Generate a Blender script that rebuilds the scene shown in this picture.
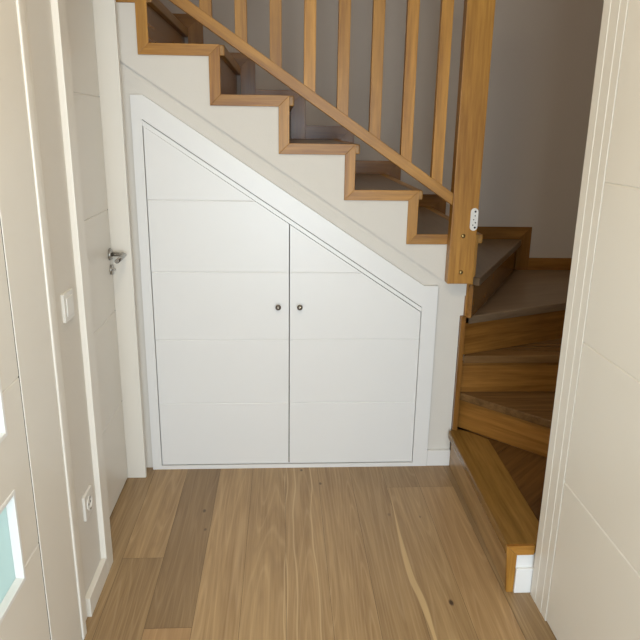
import bpy, bmesh, math, random
from mathutils import Vector, Matrix
S = bpy.context.scene
for o in list(bpy.data.objects): bpy.data.objects.remove(o)
COL = S.collection
random.seed(4)

# ------------------------------------------------------------------ camera
CAMH = 1.5
cd = bpy.data.cameras.new('camera'); cam = bpy.data.objects.new('camera', cd); COL.objects.link(cam)
cd.sensor_width = 36; cd.lens = 657.89 / 640 * 36; cd.clip_start = .03
RX = (0.99839, -0.05456, 0.01523); RY = (-0.00068, -0.28043, -0.95988); RZ = (0.05664, 0.95832, -0.28001)
cam.matrix_world = Matrix(((RX[0], -RY[0], -RZ[0], 0), (RX[1], -RY[1], -RZ[1], 0), (RX[2], -RY[2], -RZ[2], CAMH), (0, 0, 0, 1)))
S.camera = cam

# ------------------------------------------------------------------ world and lights
W = bpy.data.worlds.new('world'); S.world = W; W.use_nodes = True
W.node_tree.nodes['Background'].inputs[0].default_value = (.72, .88, 1, 1)
W.node_tree.nodes['Background'].inputs[1].default_value = .5
def area(name, loc, target, sx, sy, power, color):
    l = bpy.data.lights.new(name, 'AREA'); l.shape = 'RECTANGLE'; l.size = sx; l.size_y = sy; l.energy = power; l.color = color
    o = bpy.data.objects.new(name, l); COL.objects.link(o); o.location = loc
    o.rotation_euler = (Vector(target) - Vector(loc)).to_track_quat('-Z', 'Y').to_euler(); return o
area('daylight_through_balcony_door', (.15, -1.75, 1.0), (.15, 1, .55), 1.2, 1.9, 68, (.77, .895, 1))
area('daylight_from_left_room', (-1.75, 1.0, 1.3), (0, 1.2, 1.0), 1.6, 1.6, 15, (.9, .97, 1))
area('stairwell_fill_light', (.9, 3.1, 5.0), (.9, 3.1, 0), 1.2, .8, 16, (1, .88, .75))  # unseen fill light added under the closed ceiling to brighten the stairwell
S.view_settings.view_transform = 'Standard'; S.view_settings.look = 'None'
S.view_settings.exposure = 0.27; S.view_settings.gamma = 1; S.view_settings.use_curve_mapping = False

# ------------------------------------------------------------------ materials
def new_mat(name):
    m = bpy.data.materials.new(name); m.use_nodes = True
    nt = m.node_tree; return m, nt, nt.nodes, nt.links, nt.nodes['Principled BSDF']
def paint(name, col, rough=.4, bump=.0, scale=60, var=.02, coat=0):
    m, nt, N, L, P = new_mat(name)
    tc = N.new('ShaderNodeTexCoord'); no = N.new('ShaderNodeTexNoise'); no.inputs['Scale'].default_value = 3.5
    no.inputs['Detail'].default_value = 4; L.new(tc.outputs['Object'], no.inputs['Vector'])
    mx = N.new('ShaderNodeMix'); mx.data_type = 'RGBA'; L.new(no.outputs['Fac'], mx.inputs[0])
    mx.inputs[6].default_value = tuple(c * (1 - var) for c in col) + (1,); mx.inputs[7].default_value = tuple(min(1, c * (1 + var)) for c in col) + (1,)
    L.new(mx.outputs[2], P.inputs['Base Color']); P.inputs['Roughness'].default_value = rough
    P.inputs['Coat Weight'].default_value = coat
    if bump:
        n2 = N.new('ShaderNodeTexNoise'); n2.inputs['Scale'].default_value = scale; n2.inputs['Detail'].default_value = 3
        L.new(tc.outputs['Object'], n2.inputs['Vector'])
        b = N.new('ShaderNodeBump'); b.inputs['Strength'].default_value = bump; b.inputs['Distance'].default_value = .002
        L.new(n2.outputs['Fac'], b.inputs['Height']); L.new(b.outputs[0], P.inputs['Normal'])
    return m
def wood(name, c1, c2, axis=(1, 0, 0), rough=.4, scale=1.0, contrast=1.2, coat=.08):
    m, nt, N, L, P = new_mat(name)
    tc = N.new('ShaderNodeTexCoord'); oi = N.new('ShaderNodeObjectInfo')
    off = N.new('ShaderNodeVectorMath'); off.operation = 'MULTIPLY_ADD'; off.inputs[1].default_value = (7, 5, 9)
    cmb = N.new('ShaderNodeCombineXYZ')
    for i in range(3): L.new(oi.outputs['Random'], cmb.inputs[i])
    L.new(cmb.outputs[0], off.inputs[0]); L.new(tc.outputs['Object'], off.inputs[2])
    mp = N.new('ShaderNodeMapping'); mp.vector_type = 'TEXTURE'
    mp.inputs['Rotation'].default_value = Vector((1, 0, 0)).rotation_difference(Vector(axis)).to_euler()
    mp.inputs['Scale'].default_value = (16 / scale, 1 / scale, 1 / scale); L.new(off.outputs[0], mp.inputs[0])
    n1 = N.new('ShaderNodeTexNoise'); n1.inputs['Scale'].default_value = 34; n1.inputs['Detail'].default_value = 6; n1.inputs['Roughness'].default_value = .62; n1.inputs['Distortion'].default_value = .25
    P.inputs['Specular IOR Level'].default_value = .35
    n2 = N.new('ShaderNodeTexNoise'); n2.inputs['Scale'].default_value = 130; n2.inputs['Detail'].default_value = 3
    n3 = N.new('ShaderNodeTexNoise'); n3.inputs['Scale'].default_value = 5; n3.inputs['Detail'].default_value = 2
    for n in (n1, n2, n3): L.new(mp.outputs[0], n.inputs['Vector'])
    a = N.new('ShaderNodeMath'); a.operation = 'MULTIPLY_ADD'; a.inputs[1].default_value = .35; L.new(n2.outputs['Fac'], a.inputs[0]); L.new(n1.outputs['Fac'], a.inputs[2])
    b = N.new('ShaderNodeMath'); b.operation = 'MULTIPLY_ADD'; b.inputs[1].default_value = .5; L.new(n3.outputs['Fac'], b.inputs[0]); L.new(a.outputs[0], b.inputs[2])
    mr = N.new('ShaderNodeMapRange'); mr.inputs[1].default_value = .925 - .27 / contrast; mr.inputs[2].default_value = .925 + .27 / contrast; L.new(b.outputs[0], mr.inputs[0])
    cr = N.new('ShaderNodeMix'); cr.data_type = 'RGBA'; cr.inputs[6].default_value = tuple(c1) + (1,); cr.inputs[7].default_value = tuple(c2) + (1,)
    L.new(mr.outputs[0], cr.inputs[0])
    hv = N.new('ShaderNodeHueSaturation'); L.new(cr.outputs[2], hv.inputs['Color'])
    vr = N.new('ShaderNodeMapRange'); vr.inputs[3].default_value = .88; vr.inputs[4].default_value = 1.12; L.new(oi.outputs['Random'], vr.inputs[0]); L.new(vr.outputs[0], hv.inputs['Value'])
    L.new(hv.outputs[0], P.inputs['Base Color']); P.inputs['Roughness'].default_value = rough; P.inputs['Coat Weight'].default_value = coat; P.inputs['Coat Roughness'].default_value = .22
    bp = N.new('ShaderNodeBump'); bp.inputs['Strength'].default_value = .12; bp.inputs['Distance'].default_value = .001; L.new(a.outputs[0], bp.inputs['Height']); L.new(bp.outputs[0], P.inputs['Normal'])
    return m
def metal(name, col, rough):
    m, nt, N, L, P = new_mat(name); P.inputs['Base Color'].default_value = tuple(col) + (1,); P.inputs['Metallic'].default_value = 1
    tc = N.new('ShaderNodeTexCoord'); no = N.new('ShaderNodeTexNoise'); no.inputs['Scale'].default_value = 40; L.new(tc.outputs['Object'], no.inputs['Vector'])
    r = N.new('ShaderNodeMapRange'); r.inputs[3].default_value = rough * .8; r.inputs[4].default_value = rough * 1.2; L.new(no.outputs[0], r.inputs[0]); L.new(r.outputs[0], P.inputs['Roughness'])
    return m
M = {}
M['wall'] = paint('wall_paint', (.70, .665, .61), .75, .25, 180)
M['shaded_wall'] = paint('shaded_wall_paint', (.52, .455, .39), .8, .25, 180)  # the hall's wall paint, darkened so its colour carries the stairwell shade
M['ceil'] = paint('ceiling_paint', (.75, .73, .7), .8)
M['lacquer'] = paint('white_lacquer', (.80, .795, .785), .33, .03, 40, .008)
M['cream'] = paint('cream_lacquer', (.76, .725, .66), .36, .04, 60, .015)
M['plastic'] = paint('white_plastic', (.74, .72, .68), .35)
M['gap_shade'] = paint('gap_shade_grey', (.10, .095, .085), .8)  # dark colour of strips standing in for shade inside the door gaps
M['dark'] = paint('dark_hole', (.02, .02, .02), .6)
M['steel'] = metal('brushed_steel', (.42, .41, .39), .28)
M['nickel'] = metal('aged_nickel', (.17, .15, .125), .38)
M['chrome'] = metal('bright_chrome', (.8, .8, .78), .25)
M['brass'] = metal('aged_brass', (.33, .24, .10), .35)
OA = ((.225, .090, .011), (.47, .232, .042))
M['oak_x'] = wood('oak_trim_along_x', *OA, (1, 0, 0)); M['oak_y'] = wood('oak_nosing', (.20, .09, .018), (.40, .21, .05), (0, 1, 0)); M['oak_z'] = wood('oak_trim_upright', *OA, (0, 0, 1))
M['oak_rail'] = wood('oak_rail_sloping', *OA, (1, 0, -.667))
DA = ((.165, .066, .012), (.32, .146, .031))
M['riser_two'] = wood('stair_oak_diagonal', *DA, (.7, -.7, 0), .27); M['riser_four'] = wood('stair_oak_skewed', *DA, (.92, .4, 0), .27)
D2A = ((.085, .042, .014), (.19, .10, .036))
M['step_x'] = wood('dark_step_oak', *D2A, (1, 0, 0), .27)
REFL = ((.125, .082, .048), (.20, .138, .085))  # grey of the wall reflected in the varnish, painted into the tread colour
M['reflect_x'] = wood('step_oak_reflection_along_x', *REFL, (1, .3, 0), .3); M['reflect_y'] = wood('step_oak_reflection_along_y', *REFL, (0, 1, 0), .3)
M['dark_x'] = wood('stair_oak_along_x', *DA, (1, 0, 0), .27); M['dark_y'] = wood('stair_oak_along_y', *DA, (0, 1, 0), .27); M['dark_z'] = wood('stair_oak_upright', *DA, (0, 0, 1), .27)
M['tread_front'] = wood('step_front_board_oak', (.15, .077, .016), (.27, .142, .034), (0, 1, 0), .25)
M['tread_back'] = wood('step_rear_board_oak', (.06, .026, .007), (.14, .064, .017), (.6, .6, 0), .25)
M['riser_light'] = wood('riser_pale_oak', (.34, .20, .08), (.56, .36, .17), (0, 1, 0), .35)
def glass():
    m, nt, N, L, P = new_mat('frosted_glass')
    P.inputs['Base Color'].default_value = (.75, .88, .86, 1); P.inputs['Roughness'].default_value = .35
    t = N.new('ShaderNodeBsdfTranslucent'); t.inputs[0].default_value = (.80, .93, .90, 1)
    ms = N.new('ShaderNodeMixShader'); ms.inputs[0].default_value = .7
    no = N.new('ShaderNodeTexNoise'); no.inputs['Scale'].default_value = 90
    b = N.new('ShaderNodeBump'); b.inputs['Strength'].default_value = .2; b.inputs['Distance'].default_value = .002
    L.new(no.outputs[0], b.inputs['Height']); L.new(b.outputs[0], P.inputs['Normal'])
    L.new(P.outputs[0], ms.inputs[1]); L.new(t.outputs[0], ms.inputs[2]); L.new(ms.outputs[0], N['Material Output'].inputs[0]); return m
M['glass'] = glass()

def floor_mat():
    m, nt, N, L, P = new_mat('oak_floor')
    def math_(op, a, b=None, c=None):
        n = N.new('ShaderNodeMath'); n.operation = op
        for i, v in enumerate((a, b, c)):
            if v is None: continue
            if isinstance(v, (int, float)): n.inputs[i].default_value = v
            else: L.new(v, n.inputs[i])
        return n.outputs[0]
    def mixc(f, a, b):
        n = N.new('ShaderNodeMix'); n.data_type = 'RGBA'
        L.new(f, n.inputs[0])
        for i, v in ((6, a), (7, b)):
            if isinstance(v, tuple): n.inputs[i].default_value = v + (1,)
            else: L.new(v, n.inputs[i])
        return n.outputs[2]
    def maprange(v, a, b, c, d, smooth=True):
        n = N.new('ShaderNodeMapRange'); n.interpolation_type = 'SMOOTHSTEP' if smooth else 'LINEAR'
        for i, x in zip((1, 2, 3, 4), (a, b, c, d)): n.inputs[i].default_value = x
        L.new(v, n.inputs[0]); return n.outputs[0]
    tc = N.new('ShaderNodeTexCoord'); at = N.new('ShaderNodeAttribute'); at.attribute_name = 'plank'
    sep = N.new('ShaderNodeSeparateColor'); L.new(at.outputs['Color'], sep.inputs[0])   # R tone, G offset, B redness
    offc = N.new('ShaderNodeCombineXYZ'); L.new(sep.outputs[1], offc.inputs[0]); L.new(sep.outputs[1], offc.inputs[1])
    vm = N.new('ShaderNodeVectorMath'); vm.operation = 'MULTIPLY_ADD'; vm.inputs[1].default_value = (11, 17, 0)
    L.new(offc.outputs[0], vm.inputs[0]); L.new(tc.outputs['Object'], vm.inputs[2])
    def mapped(sx, sy):
        mp = N.new('ShaderNodeMapping'); mp.inputs['Scale'].default_value = (sx, sy, 1); L.new(vm.outputs[0], mp.inputs[0]); return mp.outputs[0]
    def noise(v, sc, det, dist=0):
        n = N.new('ShaderNodeTexNoise'); n.inputs['Scale'].default_value = sc; n.inputs['Detail'].default_value = det; n.inputs['Distortion'].default_value = dist; L.new(v, n.inputs['Vector']); return n.outputs['Fac']
    fine = noise(mapped(1, .03), 170, 4); mid = noise(mapped(1, .03), 34, 4, .1); broad = noise(mapped(1, .3), 5, 2)
    # cathedral figure: contour lines of a stretched noise field
    field = noise(mapped(1, .055), 8, 1.2, .08)
    cont = math_('FRACT', math_('MULTIPLY', field, 17.0)); tri = math_('ABSOLUTE', math_('SUBTRACT', cont, .5))
    lines = maprange(tri, .0, .16, 1, 0); dl = maprange(tri, .36, .5, 0, 1)
    g = math_('MULTIPLY_ADD', fine, .6, math_('MULTIPLY_ADD', mid, .7, math_('MULTIPLY', broad, .45)))
    gf = maprange(g, .62, 1.13, 0, 1, False)
    base = mixc(gf, (.245, .148, .065), (.42, .278, .135))
    base = mixc(math_('MULTIPLY', lines, .22), base, (.56, .40, .23))
    base = mixc(math_('MULTIPLY', dl, .16), base, (.19, .11, .055))
    base = mixc(sep.outputs[2], base, (.42, .24, .11))
    tone = N.new('ShaderNodeVectorMath'); tone.operation = 'SCALE'; L.new(base, tone.inputs[0]); L.new(math_('MULTIPLY', sep.outputs[0], 2.0), tone.inputs['Scale'])
    col = tone.outputs[0]
    px = N.new('ShaderNodeSeparateXYZ'); L.new(tc.outputs['Object'], px.inputs[0]); X, Y = px.outputs[0], px.outputs[1]
    # pale sapwood streak
    def curve(pts, lo, hi):
        t = maprange(Y, 1.3, 2.6, 0, 1, False)
        fc = N.new('ShaderNodeFloatCurve'); cv = fc.mapping.curves[0]
        q = [((y - 1.3) / 1.3, (v - lo) / (hi - lo)) for y, v in pts]; q.sort()
        cv.points[0].location = q[0]; cv.points[1].location = q[-1]
        for p in q[1:-1]: cv.points.new(*p)
        fc.mapping.update(); L.new(t, fc.inputs['Value']); return math_('MULTIPLY_ADD', fc.outputs[0], hi - lo, lo)
    xc = curve(((1.3, .470), (1.64, .467), (1.80, .462), (1.95, .447), (2.15, .448), (2.35, .455), (2.53, .462), (2.6, .462)), .4, .5)
    wd = curve(((1.3, .004), (1.64, .006), (1.82, .012), (2.0, .011), (2.2, .006), (2.4, .002), (2.53, .001), (2.6, 0)), 0, .05)
    d = math_('ABSOLUTE', math_('SUBTRACT', X, xc)); s = math_('SUBTRACT', wd, d)
    col = mixc(math_('MULTIPLY', maprange(s, -.0015, .003, 0, 1), .85), col, (.58, .41, .21))
    for cx, w in ((.012, .0012), (.045, .0016), (.118, .0014)):
        wob = math_('MULTIPLY_ADD', noise(mapped(.2, 1), 2.2, 1), .05, X); d2 = math_('ABSOLUTE', math_('SUBTRACT', wob, cx + .025))
        col = mixc(math_('MULTIPLY', maprange(d2, w, w * 2.6, 1, 0), .6), col, (.60, .44, .25))
    # knots
    for kx, ky, r, a in ((.556, 1.80, .011, .95), (.085, 2.69, .008, .8), (.165, 2.57, .008, .7), (-.318, 2.37, .009, .7), (-.300, 2.24, .007, .6), (.553, 2.30, .006, .45), (.43, 2.32, .009, .35)):
        dd = N.new('ShaderNodeVectorMath'); dd.operation = 'DISTANCE'; dd.inputs[1].default_value = (kx, ky * .55, 0)
        mp = N.new('ShaderNodeMapping'); mp.inputs['Scale'].default_value = (1, .55, 0); L.new(tc.outputs['Object'], mp.inputs[0]); L.new(mp.outputs[0], dd.inputs[0])
        col = mixc(math_('MULTIPLY', maprange(dd.outputs['Value'], r * .3, r, 1, 0), a), col, (.035, .016, .008))
    L.new(col, P.inputs['Base Color']); P.inputs['Roughness'].default_value = .42
    b = N.new('ShaderNodeBump'); b.inputs['Strength'].default_value = .1; b.inputs['Distance'].default_value = .001; L.new(g, b.inputs['Height']); L.new(b.outputs[0], P.inputs['Normal'])
    return m
M['floor'] = floor_mat()

# ------------------------------------------------------------------ mesh helpers
class MB:
    def __init__(s): s.bm = bmesh.new()
    def box(s, x0, x1, y0, y1, z0, z1, bev=0):
        b = bmesh.new(); bmesh.ops.create_cube(b, size=1)
        for v in b.verts: v.co = Vector(((x0 + x1) / 2 + v.co.x * (x1 - x0), (y0 + y1) / 2 + v.co.y * (y1 - y0), (z0 + z1) / 2 + v.co.z * (z1 - z0)))
        return s.add(b, bev)
    def add(s, b, bev=0, seg=2):
        if bev: bmesh.ops.bevel(b, geom=b.edges[:], offset=bev, segments=seg, profile=.6, affect='EDGES', clamp_overlap=True)
        bmesh.ops.recalc_face_normals(b, faces=b.faces[:])
        t = bpy.data.meshes.new('t'); b.to_mesh(t); s.bm.from_mesh(t); bpy.data.meshes.remove(t); b.free(); return s
    def prism(s, pts, lo, hi, axis='y', bev=0):      # pts in the plane across the axis
        b = bmesh.new()
        f = {'y': lambda p, t: (p[0], t, p[1]), 'z': lambda p, t: (p[0], p[1], t), 'x': lambda p, t: (t, p[0], p[1])}[axis]
        A = [b.verts.new(f(p, lo)) for p in pts]; B = [b.verts.new(f(p, hi)) for p in pts]
        b.faces.new(A); b.faces.new(B[::-1]); n = len(pts)
        for i in range(n): b.faces.new((A[i], B[i], B[(i + 1) % n], A[(i + 1) % n]))
        return s.add(b, bev)
    def lathe(s, prof, loc, axis='-y', seg=24):      # prof: (radius, along)
        b = bmesh.new(); rings = []
        R = {'-y': Matrix.Rotation(math.pi / 2, 3, 'X'), 'x': Matrix.Rotation(math.pi / 2, 3, 'Y'), 'z': Matrix.Identity(3)}[axis]
        for r, h in prof:
            rings.append([b.verts.new(Vector(loc) + R @ Vector((r * math.cos(2 * math.pi * i / seg), r * math.sin(2 * math.pi * i / seg), h))) for i in range(seg)])
        for a, c in zip(rings, rings[1:]):
            for i in range(seg): b.faces.new((a[i], a[(i + 1) % seg], c[(i + 1) % seg], c[i]))
        b.faces.new(rings[0]); b.faces.new(rings[-1]); s.add(b)
        for f in s.bm.faces[-(seg * (len(prof) - 1) + 2):]: f.smooth = len(f.verts) == 4
        return s
    def tube(s, pts, r, seg=12, squash=1.0):
        b = bmesh.new(); rings = []; pts = [Vector(p) for p in pts]
        for i, p in enumerate(pts):
            t = (pts[min(i + 1, len(pts) - 1)] - pts[max(i - 1, 0)]).normalized()
            up = Vector((0, 0, 1)); sd = t.cross(up).normalized(); up = sd.cross(t)
            rings.append([b.verts.new(p + sd * math.cos(2 * math.pi * k / seg) * r + up * math.sin(2 * math.pi * k / seg) * r * squash) for k in range(seg)])
        for a, c in zip(rings, rings[1:]):
            for i in range(seg): b.faces.new((a[i], a[(i + 1) % seg], c[(i + 1) % seg], c[i])).smooth = True
        b.faces.new(rings[0]); b.faces.new(rings[-1]); return s.add(b)
    def build(s, name, mat, parent=None, label=None):
        org = Vector(parent_org(parent))
        if parent is not None:
            for v in s.bm.verts: v.co -= org
        me = bpy.data.meshes.new(name); s.bm.to_mesh(me); s.bm.free(); me.materials.append(mat)
        o = bpy.data.objects.new(name, me); COL.objects.link(o)
        if parent is not None: o.parent = parent
        if label: o['label'] = label
        return o
def parent_org(p):
    v = Vector((0, 0, 0))
    while p is not None: v += p.location; p = p.parent
    return v
def empty(name, loc, label=None, cat=None, group=None, kind=None):
    o = bpy.data.objects.new(name, None); o.empty_display_size = .1; COL.objects.link(o); o.location = loc
    return tag(o, label, cat, group, kind)
def tag(o, label=None, cat=None, group=None, kind=None):
    for k, v in (('label', label), ('category', cat), ('group', group), ('kind', kind)):
        if v: o[k] = v
    return o
def struct(mb, name, mat): return tag(mb.build(name, mat), kind='structure')
def clip(poly, z0, z1):
    def half(ps, f):
        out = []
        for i, a in enumerate(ps):
            b = ps[(i + 1) % len(ps)]; fa, fb = f(a), f(b)
            if fa >= 0: out.append(a)
            if fa * fb < 0: t = fa / (fa - fb); out.append((a[0] + t * (b[0] - a[0]), a[1] + t * (b[1] - a[1])))
        return out
    return half(half(poly, lambda p: p[1] - z0), lambda p: z1 - p[1])
def grooved(mb, poly, grooves, face, depth, sign, axis, g=.006, gd=.0028):
    """a panel whose face has thin horizontal grooves; face = coordinate of the face, sign = direction from face into the panel"""
    zs = [min(p[1] for p in poly)] + list(grooves) + [max(p[1] for p in poly)]
    for i in range(len(zs) - 1):
        a = zs[i] + (g / 2 if i else 0); b = zs[i + 1] - (g / 2 if i < len(zs) - 2 else 0)
        p = clip(poly, a, b)
        if len(p) > 2: mb.prism(p, face, face + sign * depth, axis)
        if i < len(zs) - 2:
            zc = zs[i + 1]; rows = []
            for z_, dd in ((zc - g / 2, 0), (zc, gd), (zc + g / 2, 0)):
                c = clip(poly, z_ - .0002, z_ + .0002)
                if len(c) > 2: rows.append((min(q[0] for q in c), max(q[0] for q in c), z_, dd))
            if len(rows) == 3:
                b_ = bmesh.new(); W_ = (lambda u, dd, z_: (u, face + sign * dd, z_)) if axis == 'y' else (lambda u, dd, z_: (face + sign * dd, u, z_))
                A = [b_.verts.new(W_(r[0], r[3], r[2])) for r in rows] + [b_.verts.new(W_(rows[2][0], depth, rows[2][2])), b_.verts.new(W_(rows[0][0], depth, rows[0][2]))]
                B = [b_.verts.new(W_(r[1], r[3], r[2])) for r in rows] + [b_.verts.new(W_(rows[2][1], depth, rows[2][2])), b_.verts.new(W_(rows[0][1], depth, rows[0][2]))]
                b_.faces.new(A); b_.faces.new(B[::-1])
                for q in range(5): b_.faces.new((A[q], B[q], B[(q + 1) % 5], A[(q + 1) % 5]))
                mb.add(b_)
    return mb

# ------------------------------------------------------------------ key dimensions
YC, YF, RUN, RISE, XS = 2.72, 3.72, .2665, .18, .5175
TB = .042
XL, XP, XDOOR, XR = -.625, -.6055, -.684, .833
YR = 1.83                       # end of the right wall
YB = -1.6                       # rear of the hall
CH = 2.6

# ------------------------------------------------------------------ structure
# floor: planks with a colour attribute
def floor():
    bm = bmesh.new(); lay = bm.loops.layers.float_color.new('plank')
    e = [-.43 + .147 * n for n in range(-3, 11)]
    special = {-.577: [(YB, .95, .5), (.95, 2.07, .46), (2.07, YC + .1, .54)], -.43: [(YB, .4, .47), (.4, 1.718, .55), (1.718, YC + .1, .375)],
               -.283: [(YB, .8, .5), (.8, YC + .1, .59)], -.136: [(YB, 1.1, .48), (1.1, YC + .1, .55)], .011: [(YB, .6, .55), (.6, YC + .1, .56)],
               .158: [(YB, 1.3, .53), (1.3, YC + .1, .55)], .305: [(YB, .7, .5), (.7, YC + .1, .50)], .452: [(YB, .9, .5), (.9, 2.53, .51), (2.53, YC + .1, .46)],
               .599: [(YB, 1.2, .53), (1.2, 2.53, .53), (2.53, YC + .1, .46)], .746: [(YB, 1.45, .5), (1.45, YC + .1, .41)]}
    for x in e[:-1]:
        key = min(special, key=lambda k: abs(k - x))
        rows = special[key] if abs(key - x) < .01 else [(YB, .9, .5), (.9, YC + .1, .46)]
        for y0, y1, tone in rows:
            off = random.random(); red = .0
            if abs(x + .43) < .01: red = .12 if y0 > 1.5 else .35
            if abs(x - .599) < .01: red = .15
            g = .0007
            vs = [bm.verts.new(p) for p in ((x + g, y0 + g, 0), (x + .147 - g, y0 + g, 0), (x + .147 - g, y1 - g, 0), (x + g, y1 - g, 0))]
            f = bm.faces.new(vs)
            for l in f.loops: l[lay] = (tone, off, red, 1)
    # dark joints under the plank gaps
    vs = [bm.verts.new(p) for p in ((-2.3, YB - .1, -.0015), (1.92, YB - .1, -.0015), (1.92, YF + .1, -.0015), (-2.3, YF + .1, -.0015))]
    f = bm.faces.new(vs)
    for l in f.loops: l[lay] = (.2, .3, 0, 1)
    me = bpy.data.meshes.new('floor'); bm.to_mesh(me); bm.free(); me.materials.append(M['floor'])
    o = bpy.data.objects.new('floor', me); COL.objects.link(o); o['kind'] = 'structure'
floor()
D1 = (2.055, 2.645)              # far left door opening (along y)
D2 = (.62, 1.455)               # glazed door opening
m = MB()
DH = 2.06
for y0, y1, z0, z1 in ((YB, D2[0], 0, CH), (D2[0], D2[1], DH, CH), (D2[1] + .0, D1[0], 0, CH), (D1[0], D1[1], DH, CH), (D1[1], YC, 0, CH)):
    m.box(XL - .12, XL, y0, y1, z0, z1)
struct(m, 'wall_left', M['wall'])
m = MB()
D3 = (.85, 1.705)
for y0, y1, z0, z1 in ((YB, D3[0], 0, CH), (D3[0], D3[1], DH, CH), (D3[1], YR, 0, CH)): m.box(XR + .012, XR + .13, y0, y1, z0, z1)
m.box(XR + .13, 1.92, YR - .1, YR, 0, 5.2)
m.box(XR + .012, XR + .13, YR - .1, YR, CH, 5.2)
struct(m, 'wall_right', M['wall'])
m = MB()   # hall rear with a wide glazed opening
m.box(XL - .12, -.45, YB - .1, YB, 0, CH).box(.75, XR + .13, YB - .1, YB, 0, CH).box(-.45, .75, YB - .1, YB, 2.15, CH)
struct(m, 'wall_rear', M['wall'])
struct(MB().box(XL - .12, XR + .13, YB - .1, YC - .12, CH, CH + .28), 'ceiling', M['ceil'])
# stairwell shell
struct(MB().box(-2.3, 1.92, YF, YF + .1, -.02, 5.2), 'wall_back', M['shaded_wall'])
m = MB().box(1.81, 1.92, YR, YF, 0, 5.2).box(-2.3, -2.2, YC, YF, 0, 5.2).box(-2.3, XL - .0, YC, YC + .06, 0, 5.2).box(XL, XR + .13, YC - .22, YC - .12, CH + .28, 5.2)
struct(m, 'wall_stairwell', M['shaded_wall'])
m = MB().box(-2.3, 1.92, YR - .1, YF + .1, 5.2, 5.3)
struct(m, 'ceiling_stairwell', M['ceil'])

# wall under the stairs: the upper field stands 13 mm proud of the lower field
def saw(k0, k1):
    pts = []
    for k in range(k0, k1 + 1):
        xr = XS - (k - 7) * RUN; xl = XS - (k - 6) * RUN; z = RISE * k - TB
        if k == 6: xr = .79
        pts += [(xr, z), (xl, z)]
    return pts
slope = lambda x: 1.668 - .655 * (x + .516)
up = [(max(x, XL), z) for x, z in saw(6, 11)] + [(XL, slope(XL)), (.79, slope(.79))]
m = MB(); m.prism(up, YC, YC + .06)
low = [(XL, 0), (.775, 0), (.775, .72), (.79, .72), (.79, slope(.79) - .0005), (XL, slope(XL) - .0005)]
tpw = lambda x: 1.521 - .661 * (x + .544) - .002
m.prism([(XL, 0), (-.5465, 0), (-.5465, tpw(-.5465)), (-.5465, slope(-.5465)), (XL, slope(XL) - .0005)], YC + .014, YC + .06)
m.prism([(.5985, 0), (.775, 0), (.775, .72), (.79, .72), (.79, slope(.79) - .0005), (.5985, slope(.5985) - .0005)], YC + .014, YC + .06)
m.prism([(-.5465, tpw(-.5465)), (.5985, tpw(.5985)), (.5985, slope(.5985) - .0005), (-.5465, slope(-.5465) - .0005)], YC + .014, YC + .06)
struct(m, 'wall_understair', M['wall'])
struct(MB().box(.667, .774, YC - .006, YC + .0138, 0, .078, .002), 'baseboard_back', M['lacquer'])
# left baseboard between the two casings, right baseboard beside the first step
m = MB().box(XL + .0005, XP, 1.776, 1.979, 0, .068, .0015)
struct(m, 'baseboard_left', M['cream'])

# ------------------------------------------------------------------ casings
def profile_casing(name, parts, mat):
    m = MB()
    for b in parts: m.box(*b[:6], b[6] if len(b) > 6 else .002)
    return struct(m, name, mat)
H1 = DH + .07
profile_casing('trim_1', [(XL, XP, 1.98, D1[0], 0, H1), (XDOOR - .03, XL + .004, D1[0] - .03, D1[0] + .002, 0, DH - .003), (XL, XP, D1[0], D1[1] + .035, DH, H1),
                          (XDOOR - .03, XP, D1[1] - .003, D1[1] + .018, 0, H1), (XL, XP - .006, D1[1] + .018, D1[1] + .034, 0, H1)], M['cream'])
profile_casing('trim_2', [(XL - .06, XL - .02, D2[1] - .02, D2[1] + .002, 0, DH), (XL - .06, XL - .02, D2[0] - .002, D2[0] + .02, 0, DH), (XL, -.604, D2[1], 1.668, 0, H1, .001), (XL, -.609, 1.668, 1.676, 0, H1), (XL, -.600, 1.676, 1.708, 0, H1, .005), (XL, -.6185, 1.708, 1.775, 0, H1),
                          (XL, -.603, D2[0] - .2, D2[0], 0, H1), (XL, -.603, D2[0], D2[1], DH, H1)], M['cream'])
XQ = XR + .012
profile_casing('trim_3', [(XR + .0008, XQ, 1.79, YR, 0, H1, .0004), (XR + .0018, XQ, 1.742, 1.79, 0, H1, .0004), (XR + .0028, XQ, D3[1], 1.742, 0, H1, .0006),
                          (XR, XQ, D3[0] - .1, D3[0], 0, H1), (XR, XQ, D3[0], D3[1], DH, H1)], M['cream'])

# ------------------------------------------------------------------ doors
d = empty('door_1', (XDOOR, 2.36, 0), 'closed cream door with a steel lever handle, deep in the left wall beside the cupboard', 'door', kind='structure')
m = MB(); grooved(m, [(D1[0], .008), (D1[1] - .006, .008), (D1[1] - .006, DH), (D1[0], DH)], [.37, .77, 1.18, 1.6], XDOOR, .035, -1, 'x'); m.build('door_leaf', M['cream'], d)
MB().box(XDOOR - .03, XDOOR - .0008, D1[1] - .0057, D1[1] - .0032, .008, DH).build('gap_shade_strip', M['gap_shade'], d, 'thin dark strip painted as shade in the door gap')
h = MB(); h.lathe([(.0, 0), (.024, 0), (.024, .007), (.021, .009), (0, .009)], (XDOOR, 2.612, 1.008), 'x').build('handle_rose', M['steel'], d)
h = MB(); yy = 2.612; h.tube([(XDOOR + .008, yy, 1.008), (XDOOR + .045, yy, 1.008), (XDOOR + .056, yy - .003, 1.008), (XDOOR + .061, yy - .012, 1.008), (XDOOR + .061, yy - .03, 1.007), (XDOOR + .058, yy - .125, 1.004)], .0085)
h.build('door_handle', M['steel'], d, 'steel lever handle')
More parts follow.
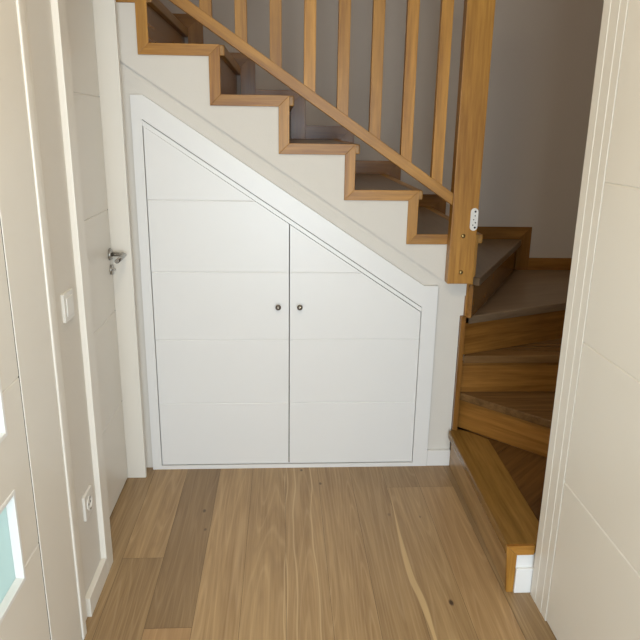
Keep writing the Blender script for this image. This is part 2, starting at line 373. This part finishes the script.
h = MB(); h.lathe([(0, 0), (.021, 0), (.021, .006), (.018, .008), (0, .008)], (XDOOR, 2.618, .945), 'x').box(XDOOR + .008, XDOOR + .018, 2.611, 2.625, .9425, .9475, .001).build('keyhole_rose', M['steel'], d)

d = empty('door_2', (XP, 1.04, 0), 'cream door glazed with small frosted panes at the left edge', 'door', kind='structure')
panes = [(.470, .708), (.842, 1.062), (1.195, 1.415), (1.55, 1.77)]
py0, py1 = .80, 1.352
m = MB(); gr = [.065, .50, .94, 1.375, 1.81]
xf = -.6056
grooved(m, [(py1, .008), (D2[1] - .005, .008), (D2[1] - .005, DH), (py1, DH)], gr, xf, .035, -1, 'x')
grooved(m, [(D2[0], .008), (py0, .008), (py0, DH), (D2[0], DH)], gr, xf, .035, -1, 'x')
zz = .008
for a, b in panes + [(DH, DH)]:
    m.box(xf - .035, xf, py0, py1, zz, a); zz = b
m.build('door_leaf', M['cream'], d)
MB().box(xf - .04, xf - .0006, D2[1] - .0048, D2[1] - .0002, .008, DH).build('gap_shade_strip', M['gap_shade'], d, 'thin dark strip painted as shade in the door gap')
for a, b in panes:
    f = MB(); t = .011
    for bx in ((py0, py0 + t, a, b), (py1 - t, py1, a, b), (py0 + t, py1 - t, a, a + t), (py0 + t, py1 - t, b - t, b)): f.box(xf - .03, xf + .003, bx[0], bx[1], bx[2], bx[3], .0015)
    fo = f.build('pane_bead', M['lacquer'], d)
    MB().box(xf - .022, xf - .017, py0 + t, py1 - t, a + t, b - t).build('glass_pane', M['glass'], fo, 'frosted glass pane')

d = empty('door_3', (XR + .006, 1.28, 0), 'plain closed cream door with thin horizontal grooves filling the right edge', 'door', kind='structure')
m = MB(); grooved(m, [(D3[0], .008), (D3[1] - .003, .008), (D3[1] - .003, DH), (D3[0], DH)], [.50, .938, 1.375, 1.812], XR + .004, .035, 1, 'x'); m.build('door_leaf', M['cream'], d)
h = MB(); h.lathe([(0, -.009), (.024, -.009), (.024, 0), (0, 0)], (XR + .004, .93, 1.008), 'x').tube([(XR, .93, 1.008), (XR - .04, .93, 1.008), (XR - .052, .94, 1.008), (XR - .054, 1.04, 1.005)], .0085).build('door_handle', M['steel'], d)

# ------------------------------------------------------------------ cupboard
cb = empty('understair_cupboard', (.03, YC, 0), 'white double door cupboard with sloping top built in under the stairs', 'cupboard')
FO = [(-.588, 0), (.666, 0), (.666, .858), (.605, .858), (-.54, 1.613), (-.588, 1.613)]
tp = lambda x: 1.521 - .661 * (x + .544)
FI = [(-.548, .018), (.6, .018), (.6, tp(.6)), (-.548, tp(-.548))]
def ring(mb, O, I, y0, y1):
    b = bmesh.new(); pts = []
    # stiles, sloped head, sill as mitred prisms
    quads = [[O[0], O[1], I[1], I[0]], [O[1], O[2], (I[2][0], O[2][1]) if False else I[2], I[1]], [O[2], O[3], I[2]], [O[3], O[4], I[3], I[2]], [O[4], O[5], I[3]], [O[5], O[0], I[0], I[3]]]
    b.free()
    for q_ in quads: mb.prism(q_, y0, y1)
ringm = MB(); ring(ringm, FO, FI, YC - .006, YC + .0138)
# inner rebate bead
def inset(P, d):
    c = []
    n = len(P)
    for i in range(n):
        p0, p1, p2 = Vector(P[i - 1]), Vector(P[i]), Vector(P[(i + 1) % n])
        a = (p1 - p0).normalized(); b_ = (p2 - p1).normalized(); na = Vector((-a.y, a.x)); nb = Vector((-b_.y, b_.x))
        k = (na + nb); k = k / (1 + na.dot(nb)); c.append(tuple(p1 + k * d))
    return c
bmesh.ops.remove_doubles(ringm.bm, verts=ringm.bm.verts[:], dist=.0002)
ringm.build('frame', M['lacquer'], cb)
I2 = [(-.546, .02), (.598, .02), (.598, tp(.598) - .024), (-.546, tp(-.546) - .024)]
bead = MB(); bead.prism([(FI[3][0], FI[3][1] - .004), (FI[2][0], FI[2][1] - .004), (I2[2][0] + .002, I2[2][1]), (I2[3][0] - .002, I2[3][1])], YC + .001, YC + .0138)
bead.build('head_bead', M['lacquer'], cb)
tz = lambda x: tp(x) - .0258
gz = [.3206 + .2966 * i for i in range(5)]
for xa, xb, kx in ((-.5445, .0265, -.019), (.0305, .5975, .073)):
    poly = [(xa, .022), (xb, .022), (xb, tz(xb)), (xa, tz(xa))]
    m = MB(); grooved(m, poly, [z for z in gz if z < max(tz(xa), tz(xb)) - .02], YC - .001, .0145, 1, 'y')
    do = m.build('cupboard_door', M['lacquer'], cb)
    kb = MB(); kb.lathe([(.0, 0), (.006, 0), (.0055, .008), (.0095, .012), (.0118, .017), (.0118, .021), (.009, .0235), (.0, .0235)], (kx, YC - .001, .766), '-y')
    ko = kb.build('knob', M['nickel'], do, 'small dark metal knob')
    MB().lathe([(0, 0), (.0055, 0), (.005, .002), (0, .0026)], (kx, YC - .0244, .766), '-y', 16).build('knob_cap', M['chrome'], do)

# ------------------------------------------------------------------ staircase
st = empty('staircase', (1.0, 2.74, 0), 'varnished oak staircase turning behind the newel post and climbing left', 'staircase')
XRK = lambda k: XS - (k - 7) * RUN + .0425
YT = YC + .003
KT = 12
for k in range(6, KT + 1):
    x1 = XRK(k); x0 = XRK(k + 1)
    z = RISE * k
    yb = YC + .061                                          # beyond the hall's left wall the flight runs behind a full wall
    a, b_ = x0 - .02, x1 - .022
    if a > XL: q = [(a, YT), (b_, YT), (b_, YF), (a, YF)]
    elif b_ > XL: q = [(XL + .001, YT), (b_, YT), (b_, YF), (a, YF), (a, yb), (XL + .001, yb)]
    else: q = [(a, yb), (b_, yb), (b_, YF), (a, YF)]
    MB().prism(q, z - .039, z, 'z', .005).build('tread', M['reflect_y'], st)
    MB().box(x1 - .021, x1 - .001, YT if x1 - .021 > XL else yb, YF, z - RISE, z - .039).build('riser', M['dark_y'], st)
    MB().box(b_ + .0002, x1 + .018, YT if b_ > XL else yb, YF, z - .039, z, .005).build('nosing', M['oak_y'], st)
# winders
def line_y(p, q, x): t = (x - p[0]) / (q[0] - p[0]); return p[1] + t * (q[1] - p[1])
XE, YE = 1.81, 1.84
N2 = ((.79, 2.738), (1.10, 2.423)); N4 = ((.807, 2.722), (1.359, 2.962)); N5 = ((.835, 2.685), (1.355, 3.665))
x2 = .79 + (2.738 - YE) / (2.738 - 2.423) * .31
xn5 = N5[0][0] + (YF - N5[0][1]) / (N5[1][1] - N5[0][1]) * (N5[1][0] - N5[0][0])
PV = (.826, 2.80)
def plate(pts, k, mat, name='tread', th=.036, label=None):
    MB().prism(pts, RISE * k - th, RISE * k, 'z', .005).build(name, mat, st, label)
# first step
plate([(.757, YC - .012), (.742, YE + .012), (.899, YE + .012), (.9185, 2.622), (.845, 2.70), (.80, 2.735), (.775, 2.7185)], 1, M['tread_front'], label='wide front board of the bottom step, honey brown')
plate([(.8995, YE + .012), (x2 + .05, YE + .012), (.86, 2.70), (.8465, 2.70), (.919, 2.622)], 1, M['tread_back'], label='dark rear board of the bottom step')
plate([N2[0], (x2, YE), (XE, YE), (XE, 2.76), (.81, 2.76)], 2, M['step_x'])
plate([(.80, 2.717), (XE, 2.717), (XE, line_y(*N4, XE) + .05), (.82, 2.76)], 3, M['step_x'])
plate([(.812, N4[0][1] + .002), (XE, line_y(*N4, XE)), (XE, YF), (xn5 - .05, YF), (.83, 2.76)], 4, M['reflect_x'])
plate([(.826, 2.70), N5[0], (xn5, YF), (.80, YF), (.80, 2.74)], 5, M['reflect_y'])
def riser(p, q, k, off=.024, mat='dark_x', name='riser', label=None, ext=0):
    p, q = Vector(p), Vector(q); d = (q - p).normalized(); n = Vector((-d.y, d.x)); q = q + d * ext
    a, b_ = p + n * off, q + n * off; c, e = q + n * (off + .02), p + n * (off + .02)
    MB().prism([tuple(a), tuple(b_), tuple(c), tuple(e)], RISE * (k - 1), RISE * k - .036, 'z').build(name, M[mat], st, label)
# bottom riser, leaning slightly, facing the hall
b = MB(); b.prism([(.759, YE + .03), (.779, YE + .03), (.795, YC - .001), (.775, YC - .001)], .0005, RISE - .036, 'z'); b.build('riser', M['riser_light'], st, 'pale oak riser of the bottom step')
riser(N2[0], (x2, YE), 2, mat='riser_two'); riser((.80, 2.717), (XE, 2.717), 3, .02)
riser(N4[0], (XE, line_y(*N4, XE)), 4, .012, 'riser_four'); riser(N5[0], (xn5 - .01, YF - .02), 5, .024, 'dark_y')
# sawtooth edging on the wall face
for k in range(6, 11):
    xl = XS - (k - 6) * RUN; xr = XS - (k - 7) * RUN; zt = RISE * k; zb = zt - TB
    q = [(xl, zb), (xr, zb), (xr + .0425, zt), (xl + .0425, zt)] if k > 6 else [(xl, zb), (.79, zb), (.79, zt), (xl + .0425, zt)]
    if k == 10: q[0] = (max(q[0][0], XL + .001), q[0][1]); q[3] = (max(q[3][0], XL + .001), q[3][1])
    MB().prism(q, YC - .008, YC + .003, 'y', .0015).build('edge_trim', M['oak_x'], st, 'orange oak edging board')
    if k > 6:
        q = [(xr, zb - RISE), (xr + .0425, zt - RISE), (xr + .0425, zt), (xr, zb)]
        MB().prism(q, YC - .008, YC + .003, 'y', .0015).build('edge_trim', M['oak_z'], st, 'orange oak edging board')
k = 11; xr = XS - (k - 7) * RUN
MB().prism([(xr, RISE * 10 - TB), (xr + .0425, RISE * 10), (xr + .0425, RISE * 11), (xr, RISE * 11 - TB)], YC - .008, YC + .003, 'y', .0015).build('edge_trim', M['oak_z'], st, 'orange oak edging board')
q = [(XL + .001, RISE * 11 - TB), (xr, RISE * 11 - TB), (xr + .0425, RISE * 11), (XL + .001, RISE * 11)]
MB().prism(q, YC - .008, YC + .003, 'y', .0015).build('edge_trim', M['oak_x'], st, 'orange oak edging board')
# upright corner boards where the winder risers meet the wall end
MB().box(.776, .798, YC - .008, YC + .02, RISE, .722, .0015).build('corner_board', M['dark_z'], st)
MB().box(.791, .823, YC - .004, YC + .03, .722, RISE * 6 - .001, .0015).build('corner_board', M['oak_z'], st)
# end of the bottom step: L-shaped edging and white plinth
e = YE + .012
MB().prism([(.755, 0), (.779, 0), (.779, .144), (.742, .18), (.742, .176)], e - .008, e + .004, 'y', .001).build('end_trim', M['oak_z'], st, 'orange oak edging board')
MB().prism([(.779, .1445), (XR + .003, .1445), (XR + .003, .1795), (.743, .1795)], e - .008, e + .004, 'y', .001).build('end_trim', M['oak_x'], st, 'orange oak edging board')
MB().box(.780, XR + .02, e - .002, e + .01, 0, .1435).build('end_panel', M['lacquer'], st, 'white painted end of the bottom step')
MB().box(.780, XR + .01, e - .014, e - .002, 0, .094, .002).build('end_plinth', M['lacquer'], st, 'white painted plinth')
# stepped skirting on the far wall
Xk = {4: 1.80, 5: 1.355, **{k: XRK(k) + .018 for k in range(6, KT + 2)}}
w_, s_ = .078, .072
for k in range(4, KT + 1):
    xr = Xk[k] + (w_ if k > 4 else 0); xl = Xk[k + 1] + w_; z = RISE * k
    xr = min(xr, 1.809)
    MB().prism([(xl, z + .001), (xr - w_ if k > 4 else xr, z + .001), (xr, z + s_), (xl, z + s_)] if k > 4 else [(xl, z + .001), (xr, z + .001), (xr, z + s_), (xl, z + s_)], YF - .014, YF, 'y', .001).build('skirting', M['dark_x'], st)
    if k > 4: MB().prism([(xr - w_, z - RISE + .001), (xr, z - RISE + .001), (xr, z + s_), (xr - w_, z + .001)], YF - .014, YF, 'y', .001).build('skirting', M['dark_z'], st)
for k, y0, y1 in ((2, YE, 2.71), (3, 2.72, 3.12), (4, 3.13, YF - .015)):
    MB().box(XE - .014, XE, y0, y1, RISE * k + .001, RISE * k + s_, .001).build('skirting', M['dark_y'], st)

# ------------------------------------------------------------------ railing
rl = empty('stair_railing', (.745, 2.69, .88), 'orange oak stair railing with square newel post, upright spindles and sloping rails', 'railing')
nw = MB().box(.69, .798, 2.66, 2.7115, .88, 2.2, .003).build('newel_post', M['oak_z'], rl)
for x, z in ((.742, 1.083), (.744, .93)):
    MB().lathe([(0, 0), (.0085, 0), (.008, .003), (.004, .005), (0, .005)], (x, 2.66, z), '-y', 16).build('bolt', M['brass'], nw, 'brass bolt head')
pl = MB()
b = bmesh.new(); pts = []
cx, hw, z0, z1 = .7815, .0155, 1.105, 1.197
for i in range(13): a = math.pi * i / 12; pts.append((cx + hw * math.cos(a), z1 - hw + hw * math.sin(a)))
for i in range(13): a = math.pi + math.pi * i / 12; pts.append((cx + hw * math.cos(a), z0 + hw + hw * math.sin(a)))
pl.prism(pts, 2.657, 2.66, 'y'); lp = pl.build('latch_plate', M['plastic'], nw, 'small white rounded plate with screw holes')
b.free()
for dx, z, r in ((.003, 1.183, .0042), (.003, 1.166, .0025), (-.002, 1.150, .0025), (.006, 1.138, .003), (-.004, 1.128, .0025), (.005, 1.118, .0042)):
    MB().lathe([(0, 0), (r, 0), (r, .0008), (0, .0008)], (cx + dx, 2.657, z), '-y', 12).build('screw_hole', M['dark'], nw)
MB().box(.69, .80, 2.6545, 2.66, .8805, .884).bm.free()
rt = lambda x: 1.244 - .666 * (x - .706); XA = XL + .001
MB().prism([(.690, rt(.690)), (XA, rt(XA)), (XA, rt(XA) - .049), (.690, rt(.690) - .049)], 2.668, 2.708, 'y', .002).build('bottom_rail', M['oak_rail'], rl)
ht = lambda x: rt(x) + .90
MB().prism([(.690, ht(.690)), (XA, ht(XA)), (XA, ht(XA) - .05), (.690, ht(.690) - .05)], 2.665, 2.711, 'y', .006).build('handrail', M['oak_rail'], rl)
for i in range(9):
    cx = .621 - .1293 * i; a = .0225
    x0, x1 = cx - a, cx + a
    MB().prism([(x0, rt(x0) - .002), (x1, rt(x1) - .002), (x1, ht(x1) - .049), (x0, ht(x0) - .049)], 2.672, 2.704, 'y', .0015).build('spindle', M['oak_z'], rl)

# ------------------------------------------------------------------ switch and socket
sw = empty('light_switch', (XL, 1.875, .995), 'white square light switch on the narrow left wall strip', 'light switch')
MB().box(XL, XL + .009, 1.833, 1.917, .955, 1.038, .002).build('switch_plate', M['plastic'], sw)
MB().box(XL + .009, XL + .0125, 1.848, 1.902, .970, 1.023, .0015).build('rocker', M['plastic'], sw)
so = empty('wall_socket', (XL, 1.8875, .34), 'white wall socket low on the narrow left wall strip below the switch', 'socket')
m = MB().box(XL, XL + .009, 1.846, 1.929, .300, .383, .002); m.build('socket_plate', M['plastic'], so)
MB().lathe([(.0, .0), (.024, .0), (.024, .003), (.021, .003), (.021, .001), (0, .001)], (XL + .009, 1.8875, .3415), 'x').build('socket_well', M['plastic'], so)
for dy, dz in ((-.0095, 0), (.0095, 0)):
    MB().lathe([(0, 0), (.004, 0), (.004, .0006), (0, .0006)], (XL + .0102, 1.8875 + dy, .3415 + dz), 'x', 12).build('pin_hole', M['dark'], so)
for dz in (-.02, .02): MB().box(XL + .0105, XL + .0135, 1.884, 1.891, .3415 + dz - .003, .3415 + dz + .003).build('earth_clip', M['steel'], so)

# ------------------------------------------------------------------ ceiling lamp (out of frame, lights the hall)
cl = empty('ceiling_lamp', (-.1, .9, CH), 'round warm ceiling lamp of the hall', 'ceiling lamp')
MB().lathe([(0, 0), (.12, 0), (.12, -.03), (0, -.03)], (-.1, .9, CH), 'z').build('base', M['plastic'], cl)
L_ = bpy.data.lights.new('bulb', 'AREA'); L_.shape = 'DISK'; L_.size = .22; L_.energy = 12; L_.color = (1, .83, .58)
lo = bpy.data.objects.new('bulb', L_); COL.objects.link(lo); lo.location = (-.1, .9, CH - .035)
